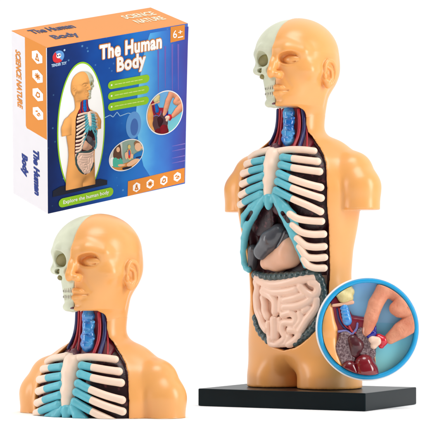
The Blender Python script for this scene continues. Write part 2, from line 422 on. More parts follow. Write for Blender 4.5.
def build_inside():
    # dark lining, lungs
    part('chest_cavity', LIN[0], 'cavity')
    g = Grid((-26, -26, 236), (26, 14, 286), .9)
    x, y, z = g.xyz()
    g.D = smax(np.maximum(loft(x, y, z) + 5.5, opening(x, z, 2)), z - 281, 1).astype(F32)
    part('throat_lining', g.mesh(1), 'neckred')
    for s in (-1, 1):
        g = Grid((-60, -48, 150), (60, 20, 248), 1.2)
        x, y, z = g.xyz()
        D = smax(loft(x, y, z) + 8.5, opening(x, z, 1.5), 4)
        D = smax(D, 6.5 - s * x, 4)
        q = np.sqrt(((x - s * 26) / 34) ** 2 + ((z - 196) / 47) ** 2); D = smax(D, (q - 1) * 34, 4)
        g.D = D.astype(F32)
        part('lung', g.mesh(1), 'lung')
    # heart glimpsed between the cartilages
    g = Grid((-40, -60, 140), (40, 10, 200), 1.2)
    p = hit(281, 203, -10); g.ell(p, (11, 9, 13), 0)
    part('heart', g.mesh(1), 'cavity')
    # liver, stomach
    g = Grid((-62, -60, 95), (62, 20, 190), .9)
    a, b, c = hit(279, 232.5, -10), hit(271, 240, -6), hit(262.5, 251.5, -7)
    g.chain([a, b, c], [9, 10.5, 9.0], 3)
    part('liver', g.mesh(2), 'liver')
    g = Grid((-62, -60, 80), (62, 20, 190), .9)
    a, b = hit(253.2, 249.5, -7), hit(252.6, 266.5, -7)
    g.cap(a, b, 5.5, 5.2)
    part('liver_lobe', g.mesh(2), 'liver')
    g = Grid((-62, -60, 95), (62, 20, 190), .9)
    g.chain([hit(287, 234, -8), hit(281, 247, -6), hit(272.5, 255.5, -8)], [5, 5.2, 4.5], 2)
    part('liver_ridge', g.mesh(2), 'darkliver')  # darker ridge layered along the liver
    g = Grid((-62, -62, 80), (62, 20, 190), .9)
    g.chain([hit(291, 245, -13), hit(288, 254, -12), hit(278, 260.5, -11), hit(267, 263, -9)], [12, 13.5, 10.5, 7], 5)
    part('stomach', g.mesh(2), 'stomach')
    # large intestine, a beaded band
    def beads(pts, r, n):
        P = catmull(pts, 24); L = np.r_[0, np.cumsum(np.linalg.norm(np.diff(P, axis=0), axis=1))]
        q = np.linspace(0, L[-1], n); return [tuple(np.interp(t, L, P[:, i]) for i in range(3)) for t in q], r
    g = Grid((-62, -56, 36), (62, 22, 132), .9)
    for pts, n in (([(256, 275), (266, 277.2), (282, 276.5), (298, 275.5), (310, 273)], 12),
                   ([(312, 272.5), (319, 278), (323, 291), (323.5, 305), (318.5, 320), (309, 333), (296, 342.5)], 16),
                   ([(256.5, 318), (258.5, 326), (262.5, 333.5), (269, 340.5)], 6)):
        B, r = beads(hits(pts, -3.5), 4.4, n)
        for i, p in enumerate(B): g.ell(p, (4.7, 4.7, 4.7), .5)
        g.chain(B, 2.9, .5)
    part('large_intestine', g.mesh(1), 'colon')
    # small intestine: loops traced over the belly
    loops = [([(258, 278.5), (264, 282), (273, 284.2), (285, 283), (300, 279.6), (312.5, 277.2)], 4.3), ([(265, 288.6), (275, 291.8), (288, 291.2), (296, 289.4)], 4.2),
             ([(257.3, 282), (258.6, 288), (257.3, 296), (257.6, 304), (258.6, 311), (261.5, 318), (263.6, 324.5), (267, 329.5)], 4.1),
             ([(264, 291.5), (271.5, 296.2), (275.8, 302), (275.8, 311.5)], 4.2), ([(263.4, 297.5), (264.8, 304), (265, 311), (267.5, 317)], 3.4),
             ([(301, 286.5), (306, 292.4), (313, 295.6), (317.6, 291.5), (317.2, 285), (311.5, 282)], 4.1), ([(285, 300), (296, 297.6), (304.5, 294.8)], 3.9),
             ([(285, 306.8), (298, 306), (306, 303), (311, 299.6)], 4.2), ([(316.5, 300), (316, 307), (311.5, 314), (307, 319.5), (302.5, 327), (300, 331)], 3.9),
             ([(274.6, 320), (275.2, 327), (275.2, 336.5)], 4.6), ([(268.6, 323), (268.8, 329), (269.6, 336)], 3.0),
             ([(270.6, 338.5), (271.6, 343), (277, 344.6), (283, 341), (287, 336.5)], 3.7), ([(283.5, 314.6), (291, 312.8), (296, 317), (294.4, 322.4), (284.2, 322.8), (282.8, 330), (286.2, 336)], 3.8),
             ([(300.5, 313), (301.5, 319.5), (297, 326)], 3.6), ([(290.5, 329.8), (296, 330.4), (299.8, 334), (296, 340), (289.5, 344.2)], 3.9), ([(289.5, 336.8), (287.4, 342.6)], 3.6),
             ([(304.5, 310.6), (309, 308)], 3.4), ([(281.5, 344), (287, 343.5)], 3.2), ([(281.4, 295.5), (281.2, 303), (280.6, 310)], 3.0), ([(290.5, 325.5), (293, 326.5)], 2.8), ([(279.8, 319), (279.8, 330)], 2.4)]
    g = Grid((-62, -60, 40), (62, 10, 122), .62)
    x, y, z = g.xyz()
    core = loft(x, y, z) + 6.0 + 0 * x
    # the mass under the loops
    wz = np.interp(g.ax[2], [44, 50, 60, 80, 100, 112], [2, 22, 31, 39, 42, 40]).astype(F32)[None, None, :]
    g.D = np.maximum(np.maximum(core, np.abs(x + .5) - wz), np.maximum(z - 112, 44 - z)).astype(F32)
    for lp, r in loops:
        P = catmull(hits(lp, -2.6), 4)
        for a, b in zip(P, P[1:]): g.cap(tuple(a), tuple(b), r * 1.1, r * 1.1, .1)
    part('small_intestine', g.mesh(1), 'gut')

def split_tube(pts, frac, r, taper=1.0):
    P = catmull(pts, 12); L = np.r_[0, np.cumsum(np.linalg.norm(np.diff(P, axis=0), axis=1))]; L /= L[-1]
    def seg(a, b, n=6): return [tuple(np.interp(t, L, P[:, i]) for i in range(3)) for t in np.linspace(a, b, n)]
    return seg(0, frac), seg(max(0, frac - .02), 1, 8)
def build_ribs():
    right = [([(283, 157.5), (293, 158.6), (306, 160.2), (317.5, 161.5)], .27), ([(281.5, 165), (293, 167.8), (307, 170), (319.5, 171.6)], .29),
             ([(279.5, 173.6), (291, 178.5), (306, 183.5), (320.5, 187.3)], .28), ([(278, 181.5), (292, 188), (307, 193.5), (321, 198)], .33),
             ([(276.5, 190.5), (292, 198.5), (308, 205.5), (320.5, 211.5)], .36)]
    left = [([(264, 160), (257, 161.2), (251, 162.6), (247, 164.2)], .52), ([(264, 168), (256, 169.6), (249, 171.5), (243.5, 173.6)], .56),
            ([(263.5, 176), (256, 178.4), (249, 181), (242.6, 184)], .6), ([(262.5, 185.2), (255, 188), (248, 191), (241.5, 194.8)], .6),
            ([(261, 194), (253, 197.5), (246, 201), (240.5, 204.5)], .72)]
    for side in (right, left):
        for pts, fr in side:
            c, b = split_tube(hits(pts, .8), fr, 3.3)
            rb = part('rib', tube(b, [3.4] + [3.6] * 6 + [3.8], 18, 4), 'bone')
            part('costal_cartilage', tube(c, [4.1, 3.9, 3.8, 3.8, 3.7, 3.65], 18, 4), 'teal', rb)
    for pts in ([(281, 150.8), (290, 149.6), (303, 149.8), (314, 151)], [(269, 150), (262, 152), (256, 154), (251, 157.5)]):
        part('clavicle', tube(hits(pts, 1.0), 3.5, 18, 8), 'bone')
    low = [[(290, 214), (298, 218.6), (310, 220.6), (321.5, 221.2)], [(292.5, 225), (301, 231.8), (312, 234.2), (323.5, 234)],
           [(297, 238), (305, 245), (314, 247), (324, 246.5)], [(299.5, 246.5), (306, 256), (315, 258), (324.5, 257.3)], [(304, 259), (308, 265), (315, 267.8), (324, 268)]]
    for pts in low:
        part('rib', tube([hit(*p, o) for p, o in zip(pts, (2.4, 1.6, .8, .4))], [3.6, 3.6, 3.6, 3.7], 18, 8), 'bone')
    g = Grid((-25, -64, 165), (25, -20, 250), .7)
    g.chain([hit(274.6, 156.5, -3.5), hit(271.8, 166, -3.5), hit(270, 182, -3), hit(268.4, 199, -2.2)], [9.4, 8.4, 7.2, 4.8], 2)
    g.cap(hit(283, 151, -1), hit(275, 153, -2), 4, 5, 2); g.cap(hit(268.5, 150.5, -1), hit(275, 153, -2), 4, 5, 2)
    q = hit(276.8, 146, 1.5); g.ell(q, (3.6, 6, 3), 1.2, 's')
    part('sternum', g.mesh(2), 'bone')
    g = Grid((-30, -64, 225), (30, -5, 260), .7); g.ell(hit(276.6, 147.2, -4.5), (5, 5, 4.2)); g.ell(hit(276.8, 150, -2), (3, 3, 3), 2)
    part('gland', g.mesh(1), 'gland')
    g = Grid((-62, -64, 92), (62, 0, 205), .8)
    g.chain(hits([(274, 196), (278.5, 203), (284, 213), (289, 223), (294, 234.5), (299, 247), (303.5, 259), (305.5, 266)], .2), [3.4, 4.4, 5.2, 5.2, 4.8, 4, 3.4, 2.6], 1.5)
    g.chain(hits([(276.5, 196), (286, 207), (293, 215), (296, 226)], .2), [3.2, 3.6, 3.6, 3], 1.5)
    for o in range(-8, 9, 2): g.cap(hit(282.3, 212.8, o), hit(288.2, 221.2, o), 1.9, 2.1, .6, 's')
    part('costal_arch', g.mesh(1), 'teal')
    g = Grid((-66, -64, 92), (30, 22, 205), .8)
    g.chain(hits([(264.5, 197), (259.5, 205), (252.5, 216), (247.5, 226), (244.6, 238), (243.6, 252), (244.5, 263)], .2), [3, 3.8, 4.6, 4.2, 3.8, 3.4, 3.2], 1.5)
    g.chain(hits([(261, 199), (251, 207), (244, 216), (243.5, 226)], .2), [3, 3.2, 3.2, 3], 1.5)
    g.chain(hits([(244.5, 263), (246.5, 268), (249, 270)], .2), [3.2, 3.2, 3], 1.2)
    for o in range(-8, 9, 2): g.cap(hit(251.6, 212, o), hit(247, 220, o), 1.8, 1.8, .6, 's')
    part('costal_arch', g.mesh(1), 'teal')
    g = Grid((-30, -64, 170), (30, -20, 205), .7); g.chain(hits([(268.6, 198), (268.6, 204.5), (268.4, 207.5)], -.5), [4.9, 4.2, 2.6], 1)
    g.cap(hit(275.5, 189, 0), hit(272.8, 200, 0), 2.6, 3, 1.5); g.cap(hit(262.6, 192, 0), hit(264.6, 200, 0), 2.2, 2.6, 1.5)
    part('xiphoid_process', g.mesh(1), 'teal')
    # throat
    g = Grid((-20, -34, 236), (20, 6, 284), .6)
    def hp(u, v, o): return hit(u, v, o)
    g.cap(hp(289, 110, -5), hp(288.6, 141, -5), 5.2, 6, 0)
    for u, v, r in ((289, 113, 6.6), (289.5, 121.5, 6.2), (288.5, 132.5, 7.8), (287.5, 139, 6.6), ):
        g.ell(hp(u, v, -4.5), (r, 6, r * .72), 1.6)
    for u, v, r in ((285, 116.5, 2.2), (293, 118, 2.2), (284, 132, 2.4), (292.6, 133.5, 2.4), (286.5, 122.5, 2), (291.5, 126.5, 2.2), (287, 130, 2.2), (290.5, 138, 2.4)):
        g.ell(hp(u, v, -1.2), (r, r, r * .8), 1.2)
    for v in (116.8, 124.5, 128.8, 136.5):
        g.chain(hits([(282.5, v), (289, v + 1.2), (295, v + .4)], 1.6), .8, 1, 's')
    part('trachea', g.mesh(1), 'trachea')
    for m, r, pts, o in (('artery', 1.3, [(280, 109), (279.6, 122), (277.8, 134), (273.5, 146)], -2.5), ('vein', 1.5, [(277.8, 110), (277.2, 122), (275, 133), (270, 144)], -3),
                         ('artery', 1.2, [(282.5, 110), (281.6, 124), (280.5, 136), (279, 145)], -3),
                         ('artery', 1.7, [(298.6, 110), (299.3, 124), (298, 136), (294, 147)], -3), ('vein', 2.0, [(302.6, 109), (304, 122), (303.2, 134), (299.5, 147)], -3),
                         ('artery', 1.0, [(305, 110), (306.2, 124), (307, 136), (307, 147)], -3.2)):
        part('blood_vessel', tube(hits(pts, o), r, 12, 8), m)

build_shell(); build_skull(); build_inside(); build_ribs()

# ------------------------------------------------------------------ the standing model and the cut bust
model = thing('anatomy_torso_model', 'tall peach anatomy torso with half skull face and open chest, standing on a black slab', 'anatomy model', (ORG.x, ORG.y, 0), YAW)
objs = []
for (name, v, f, m, par, lab) in PARTS:
    o = mesh_obj(name, v + np.array([0, 0, SLAB]), f, m, objs[par] if par is not None else model)
    if lab: o['label'] = lab
    objs.append(o)
def rounded_box(name, sx, sy, sz, c, m, parent, bev=1.2, rz=0):
    bm = bmesh.new(); bmesh.ops.create_cube(bm, size=1)
    bmesh.ops.scale(bm, vec=(sx * S, sy * S, sz * S), verts=bm.verts)
    bmesh.ops.bevel(bm, geom=bm.edges[:], offset=bev * S, segments=3, affect='EDGES', profile=.5)
    bmesh.ops.rotate(bm, cent=(0, 0, 0), matrix=Matrix.Rotation(rz, 3, 'Z'), verts=bm.verts)
    bmesh.ops.translate(bm, vec=Vector(c) * S, verts=bm.verts)
    me = bpy.data.meshes.new(name); bm.to_mesh(me); bm.free(); me.materials.append(m)
    for p in me.polygons: p.use_smooth = False
    return link(bpy.data.objects.new(name, me), parent)
rounded_box('base_slab', 181, 126, SLAB - .4, (8, 3, SLAB / 2 - .2), M['black'], model, 1.0, math.radians(10))

BS = .992; ZC = 180.5
bust = thing('anatomy_bust', 'peach anatomy bust cut off flat below the ribs, with half skull face, at bottom left', 'anatomy bust', (-104, -150, 0), YAW + math.radians(5))
bobjs = []
for (name, v, f, m, par, lab) in PARTS:
    if v[:, 2].max() < ZC + 4: bobjs.append(None); continue
    o = mesh_obj(name, (v - np.array([0, 0, ZC])) * BS, f, m, None)
    if v[:, 2].min() < ZC:
        bm = bmesh.new(); bm.from_mesh(o.data)
        r = bmesh.ops.bisect_plane(bm, geom=bm.verts[:] + bm.edges[:] + bm.faces[:], plane_co=(0, 0, 0), plane_no=(0, 0, -1), clear_outer=True)
        ed = [e for e in r['geom_cut'] if isinstance(e, bmesh.types.BMEdge)]
        try: bmesh.ops.triangle_fill(bm, use_beauty=True, use_dissolve=False, edges=ed, normal=(0, 0, -1))
        except Exception: pass
        bm.to_mesh(o.data); bm.free()
    if len(o.data.polygons) < 12:
        bpy.data.objects.remove(o); bobjs.append(None); continue
    o.parent = bobjs[par] if par is not None and bobjs[par] else bust
    bobjs.append(o)

# ------------------------------------------------------------------ the box
BOXW, BOXH, BOXD = 163.3, 170.2, 67.5
rx, ry, rz, btx, btz = math.radians(21.0), math.radians(1.2), math.radians(34.9), -111.3, 102.7
KB = 2330 / 2200
Rc = Matrix.Rotation(rx, 3, 'X') @ Matrix.Rotation(ry, 3, 'Y') @ Matrix.Rotation(rz, 3, 'Z')     # in camera axes
RB = CR @ Rc
bw, bh, bd = BOXW * KB, BOXH * KB, BOXD * KB
ctr = CPOS + CR @ (Vector((btx, 2200, btz)) * KB)
ORB = ctr + RB @ Vector((-bw / 2, -bd / 2, -bh / 2))         # bottom front left corner
box = thing('toy_box', 'toy carton with blue science artwork and orange top, leaning forward behind the bust', 'box')
box.location = ORB * S; box.rotation_euler = RB.to_euler()
class Face:                                                  # a printed side of the box, in box axes
    def __init__(s, o, ex, ey, n): s.o, s.ex, s.ey, s.n = Vector(o), Vector(ex), Vector(ey), Vector(n)
    def st(s, u, v):
        o, d = ray(u, v); o = RB.transposed() @ (o - ORB); d = RB.transposed() @ d
        t = (s.o - o).dot(s.n) / d.dot(s.n); p = o + d * t - s.o
        return (p.dot(s.ex), p.dot(s.ey))
    def p(s, a, b, lay): return s.o + s.ex * a + s.ey * b + s.n * (.12 * lay)
FR = Face((0, 0, 0), (1, 0, 0), (0, 0, 1), (0, -1, 0))
SD = Face((0, bd, 0), (0, -1, 0), (0, 0, 1), (-1, 0, 0))
TP = Face((0, 0, bh), (1, 0, 0), (0, 1, 0), (0, 0, 1))
def ink(name, rgb, rgb2=None, **k): return mat(name, rgb, k.pop('rough', .4), .2, rgb2=rgb2, **k)
I = dict(white=ink('white_ink', (250, 250, 248)), orange=ink('orange_ink', (226, 140, 50)), cream=ink('cream_ink', (255, 246, 214)), green=ink('green_ink', (146, 204, 32)), lgreen=ink('pale_green_ink', (206, 232, 130)),
         navy=ink('navy_ink', (26, 52, 132)), deep=ink('deep_navy_ink', (30, 40, 92)), blue=ink('blue_ink', (38, 84, 168)), red=ink('red_ink', (214, 44, 52)), sky=ink('sky_ink', (150, 196, 232)),
         lblue=ink('pale_blue_ink', (176, 206, 236)), card=ink('white_card', (232, 228, 232), noise=.01), black=ink('black_ink', (16, 24, 44)), tan=ink('tan_ink', (238, 190, 150)), brown=ink('brown_ink', (96, 62, 44)),
         wood=ink('wood_ink', (214, 142, 66)), mint=ink('mint_ink', (74, 186, 160)), sage=ink('sage_ink', (146, 172, 158)), azure=ink('azure_ink', (26, 120, 190)), pale=ink('pale_wall_ink', (214, 216, 206)), peach=ink('peach_ink', (250, 180, 100)), grey=ink('grey_ink', (180, 180, 150)), pink=ink('violet_ink', (112, 96, 184)))
def polys(name, face, loops, lay, m, parent=None):
    bm = bmesh.new()
    for lp in loops:
        try:
            f = bm.faces.new([bm.verts.new(face.p(a, b, lay) * S) for a, b in lp])
        except ValueError: pass
    bm.normal_update()
    for f in bm.faces:
        if f.normal.dot(face.n) < 0: f.normal_flip()
    bmesh.ops.triangulate(bm, faces=bm.faces[:])
    me = bpy.data.meshes.new(name); bm.to_mesh(me); bm.free(); me.materials.append(m)
    return link(bpy.data.objects.new(name, me), parent or box)
def px(face, pts): return [face.st(u, v) for u, v in pts]
def ellipse(c, rx_, ry_, n=64, rot=0):
    return [(c[0] + rx_ * math.cos(t) * math.cos(rot) - ry_ * math.sin(t) * math.sin(rot), c[1] + rx_ * math.cos(t) * math.sin(rot) + ry_ * math.sin(t) * math.cos(rot)) for t in (2 * math.pi * k / n for k in range(n))]
def pill(a, b, r, n=12):
    ang = math.atan2(b[1] - a[1], b[0] - a[0]); o = []
    for k in range(n + 1): t = ang - math.pi / 2 + math.pi * k / n; o.append((b[0] + r * math.cos(t), b[1] + r * math.sin(t)))
    for k in range(n + 1): t = ang + math.pi / 2 + math.pi * k / n; o.append((a[0] + r * math.cos(t), a[1] + r * math.sin(t)))
    return o
def text(name, face, s, p0, p1, cap, lay, m, bold=.03, parent=None, shear=0, space=1.0):
    """a line of lettering whose baseline runs from p0 to p1 (face mm), capital height cap"""
    cu = bpy.data.curves.new(name, 'FONT'); cu.body = s; cu.size = 1; cu.offset = min(bold, .018); cu.space_character = space; cu.shear = shear; cu.resolution_u = 3
    ob = bpy.data.objects.new(name, cu); COL.objects.link(ob)
    bpy.context.view_layer.update()
    me = bpy.data.meshes.new_from_object(ob.evaluated_get(bpy.context.evaluated_depsgraph_get()))
    bpy.data.objects.remove(ob); bpy.data.curves.remove(cu)
    n = len(me.vertices); co = np.zeros(n * 3); me.vertices.foreach_get('co', co); co = co.reshape(-1, 3)
    x0, x1 = co[:, 0].min(), co[:, 0].max()
    d = Vector((p1[0] - p0[0], p1[1] - p0[1])); L = d.length; d /= L; e = Vector((-d.y, d.x))
    kx, ky = L / (x1 - x0), cap / .69
    a = (co[:, 0] - x0) * kx; b = co[:, 1] * ky
    out = np.array([list(face.p(p0[0] + d.x * i + e.x * j, p0[1] + d.y * i + e.y * j, lay) * S) for i, j in zip(a, b)])
    me.vertices.foreach_set('co', out.ravel()); me.materials.clear(); me.materials.append(m); me.update()
    me.name = name
    bm = bmesh.new(); bm.from_mesh(me); bmesh.ops.delete(bm, geom=[f for f in bm.faces if f.calc_area() < 1e-12], context='FACES_ONLY')
    for f in bm.faces: f.smooth = False
    seen = set(); k = 0        # neighbouring letters lie a hair apart in height
    for v0 in bm.verts:
        if v0 in seen: continue
        st, isl = [v0], []
        seen.add(v0)
        while st:
            q = st.pop(); isl.append(q)
            for ed in q.link_edges:
                w = ed.other_vert(q)
                if w not in seen: seen.add(w); st.append(w)
        for q in isl: q.co += face.n * ((.095 if bold > .02 else .02) * (k % 3) * S)
        k += 1
    if bold > .02:                                               # heavier strokes: the same letters printed a little to each side
        r = (bold - .018) * ky; src = bm.verts[:] + bm.edges[:] + bm.faces[:]
        for h in range(10):
            t = 2 * math.pi * h / 10; a, b = r * math.cos(t) * min(1.25, max(.8, kx / ky)), r * math.sin(t)
            du, dv = d.x * a + e.x * b, d.y * a + e.y * b
            dup = bmesh.ops.duplicate(bm, geom=src)['geom']
            off = (face.ex * du + face.ey * dv - face.n * (.008 * (h + 1))) * S
            for q in dup:
                if isinstance(q, bmesh.types.BMVert): q.co += off
    bm.to_mesh(me); bm.free()
    return link(bpy.data.objects.new(name, me), parent or box)

# carton: six faces, the front with its printed night-blue artwork
def art_material():
    m = bpy.data.materials.new('printed_night_artwork'); m.use_nodes = True; nt = m.node_tree; N, Lk = nt.nodes, nt.links
    b = N['Principled BSDF']; b.inputs['Roughness'].default_value = .4; b.inputs['Specular IOR Level'].default_value = .15
    tc = N.new('ShaderNodeTexCoord'); sp = N.new('ShaderNodeSeparateXYZ'); Lk.new(tc.outputs['Object'], sp.inputs[0])
    mr = N.new('ShaderNodeMapRange'); mr.inputs['From Max'].default_value = bw * S; Lk.new(sp.outputs['X'], mr.inputs['Value'])
    nz = N.new('ShaderNodeTexNoise'); nz.inputs['Scale'].default_value = 22; nz.inputs['Detail'].default_value = 5; Lk.new(tc.outputs['Object'], nz.inputs['Vector'])
    ma = N.new('ShaderNodeMath'); ma.operation = 'MULTIPLY_ADD'; ma.inputs[1].default_value = .42; Lk.new(nz.outputs['Fac'], ma.inputs[0])
    sb = N.new('ShaderNodeMath'); sb.operation = 'SUBTRACT'; sb.inputs[1].default_value = .21; Lk.new(mr.outputs[0], sb.inputs[0]); Lk.new(sb.outputs[0], ma.inputs[2])
    r = N.new('ShaderNodeValToRGB'); e = r.color_ramp.elements
    e[0].position = 0; e[0].color = (*lin((6, 32, 84)), 1); e[1].position = 1; e[1].color = (*lin((78, 112, 196)), 1)
    for p, c in ((.2, (8, 50, 122)), (.45, (10, 82, 172)), (.62, (26, 118, 206)), (.8, (50, 110, 200))): k = e.new(p); k.color = (*lin(c), 1)
    Lk.new(ma.outputs[0], r.inputs[0])
    vo = N.new('ShaderNodeTexVoronoi'); vo.inputs['Scale'].default_value = 110; Lk.new(tc.outputs['Object'], vo.inputs['Vector'])
    st = N.new('ShaderNodeValToRGB'); st.color_ramp.elements[0].position = .05; st.color_ramp.elements[0].color = (1, 1, 1, 1); st.color_ramp.elements[1].position = .16; st.color_ramp.elements[1].color = (0, 0, 0, 1)
    Lk.new(vo.outputs['Distance'], st.inputs[0])
    n2 = N.new('ShaderNodeTexNoise'); n2.inputs['Scale'].default_value = 35; Lk.new(tc.outputs['Object'], n2.inputs['Vector'])
    r2 = N.new('ShaderNodeValToRGB'); r2.color_ramp.elements[0].position = .45; r2.color_ramp.elements[1].position = .6; Lk.new(n2.outputs['Fac'], r2.inputs[0])
    mu = N.new('ShaderNodeMath'); mu.operation = 'MULTIPLY'; Lk.new(st.outputs[0], mu.inputs[0]); Lk.new(r2.outputs[0], mu.inputs[1])
    mu2 = N.new('ShaderNodeMath'); mu2.operation = 'MULTIPLY'; mu2.inputs[1].default_value = .75; Lk.new(mu.outputs[0], mu2.inputs[0])
    mx = N.new('ShaderNodeMixRGB'); mx.inputs[2].default_value = (*lin((120, 190, 235)), 1); Lk.new(mu2.outputs[0], mx.inputs[0]); Lk.new(r.outputs[0], mx.inputs[1])
    Lk.new(mx.outputs[0], b.inputs['Base Color'])
    return m
def carton():
    bm = bmesh.new(); bmesh.ops.create_cube(bm, size=1)
    bmesh.ops.scale(bm, vec=Vector((bw, bd, bh)) * S, verts=bm.verts); bmesh.ops.translate(bm, vec=Vector((bw, bd, bh)) * S / 2, verts=bm.verts)
    bmesh.ops.bevel(bm, geom=bm.edges[:], offset=.5 * S, segments=2, affect='EDGES', profile=.5)
    bm.normal_update()
    me = bpy.data.meshes.new('carton')
    for m in (I['card'], art_material(), I['orange'], I['navy']): me.materials.append(m)
    for f in bm.faces:
        n = f.normal
        f.material_index = 1 if n.y < -.9 else 2 if n.z > .3 else 0 if n.x < -.6 else 1 if n.x > .9 else 0
    bm.to_mesh(me); bm.free()
    return link(bpy.data.objects.new('carton', me), box)
carton()
def gradient_ink(name, stops, axis, a, b, noise=.0):
    m = bpy.data.materials.new(name); m.use_nodes = True; nt = m.node_tree; N, Lk = nt.nodes, nt.links
    bs = N['Principled BSDF']; bs.inputs['Roughness'].default_value = .4; bs.inputs['Specular IOR Level'].default_value = .15
    tc = N.new('ShaderNodeTexCoord'); sp = N.new('ShaderNodeSeparateXYZ'); Lk.new(tc.outputs['Object'], sp.inputs[0])
    mr = N.new('ShaderNodeMapRange'); mr.inputs['From Min'].default_value = a * S; mr.inputs['From Max'].default_value = b * S; Lk.new(sp.outputs[axis], mr.inputs['Value'])
    src = mr.outputs[0]
    if noise:
        nz = N.new('ShaderNodeTexNoise'); nz.inputs['Scale'].default_value = 26; nz.inputs['Detail'].default_value = 4; Lk.new(tc.outputs['Object'], nz.inputs['Vector'])
        ma = N.new('ShaderNodeMath'); ma.operation = 'MULTIPLY_ADD'; ma.inputs[1].default_value = noise; Lk.new(nz.outputs['Fac'], ma.inputs[0]); Lk.new(src, ma.inputs[2])
        sb = N.new('ShaderNodeMath'); sb.operation = 'SUBTRACT'; sb.inputs[1].default_value = noise / 2; Lk.new(ma.outputs[0], sb.inputs[0]); src = sb.outputs[0]
    r = N.new('ShaderNodeValToRGB'); e = r.color_ramp.elements
    e[0].position, e[1].position = stops[0][0], stops[-1][0]; e[0].color = (*lin(stops[0][1]), 1); e[1].color = (*lin(stops[-1][1]), 1)
    for p, c in stops[1:-1]: k = e.new(p); k.color = (*lin(c), 1)
    Lk.new(src, r.inputs[0]); Lk.new(r.outputs[0], bs.inputs['Base Color'])
    return m

# --- front artwork
def smooth(pts, n=6):
    P = np.array(pts + pts[:3], float); P = np.vstack([pts[-1], P]); out = []
    for i in range(1, len(pts) + 1):
        p0, p1, p2, p3 = P[i - 1:i + 3]
        for t in np.linspace(0, 1, n, endpoint=False): out.append(tuple(.5 * (2 * p1 + (p2 - p0) * t + (2 * p0 - 5 * p1 + 4 * p2 - p3) * t ** 2 + (3 * p1 - p0 - 3 * p2 + p3) * t ** 3)))
    return out
hx = px(FR, [(136, 120)])[0][0]; hx2 = px(FR, [(187, 110)])[0][0]
headm = gradient_ink('glowing_head_ink', [(0, (130, 210, 248)), (.16, (92, 182, 240)), (.42, (62, 136, 218)), (.75, (58, 90, 186)), (1, (70, 70, 160))], 'X', hx, hx2, .35)
polys('head_silhouette', FR, [px(FR, [(150, 33.2), (146, 45), (142, 62), (139.5, 80), (137.5, 95), (136, 112), (137, 132), (139.5, 150), (143.5, 166), (150, 176.3), (160, 174), (172, 171), (184.3, 168), (186, 120), (187.8, 45), (188.5, 26.5), (170, 29.5)])], 1, headm)
polys('ear_outline', FR, [ellipse(FR.st(133.5, 125), 9.5, 15)], 1.5, ink('ear_ink', (96, 158, 222)))
polys('ear_outline', FR, [ellipse(FR.st(134.2, 127), 4.8, 9.5)], 2, ink('ear_inner_ink', (62, 108, 184)))  # darker blue inner oval of the printed ear
for u, v0, v1 in ((158, 50, 92), (165, 46, 88), (172, 44, 96), (178, 44, 90)):
    polys('light_streak', FR, [px(FR, [(u - .7, v0), (u + 1, v0), (u + .5, v1), (u, v1)])], 1.5, I['pink'])
for v in (146, 151, 158, 163):
    polys('light_streak', FR, [px(FR, [(172, v), (185, v - 3), (185, v - 2), (172, v + .3)])], 1.5, ink('lilac_ink', (128, 112, 192)))
for pts in ([(104, 118), (110, 115), (113, 117), (117, 112), (120, 116), (128, 113), (133, 114)],):
    q = px(FR, pts)
    for a, b in zip(q, q[1:]): polys('pulse_line', FR, [pill(a, b, .45, 4)], 1.2, I['sky'])
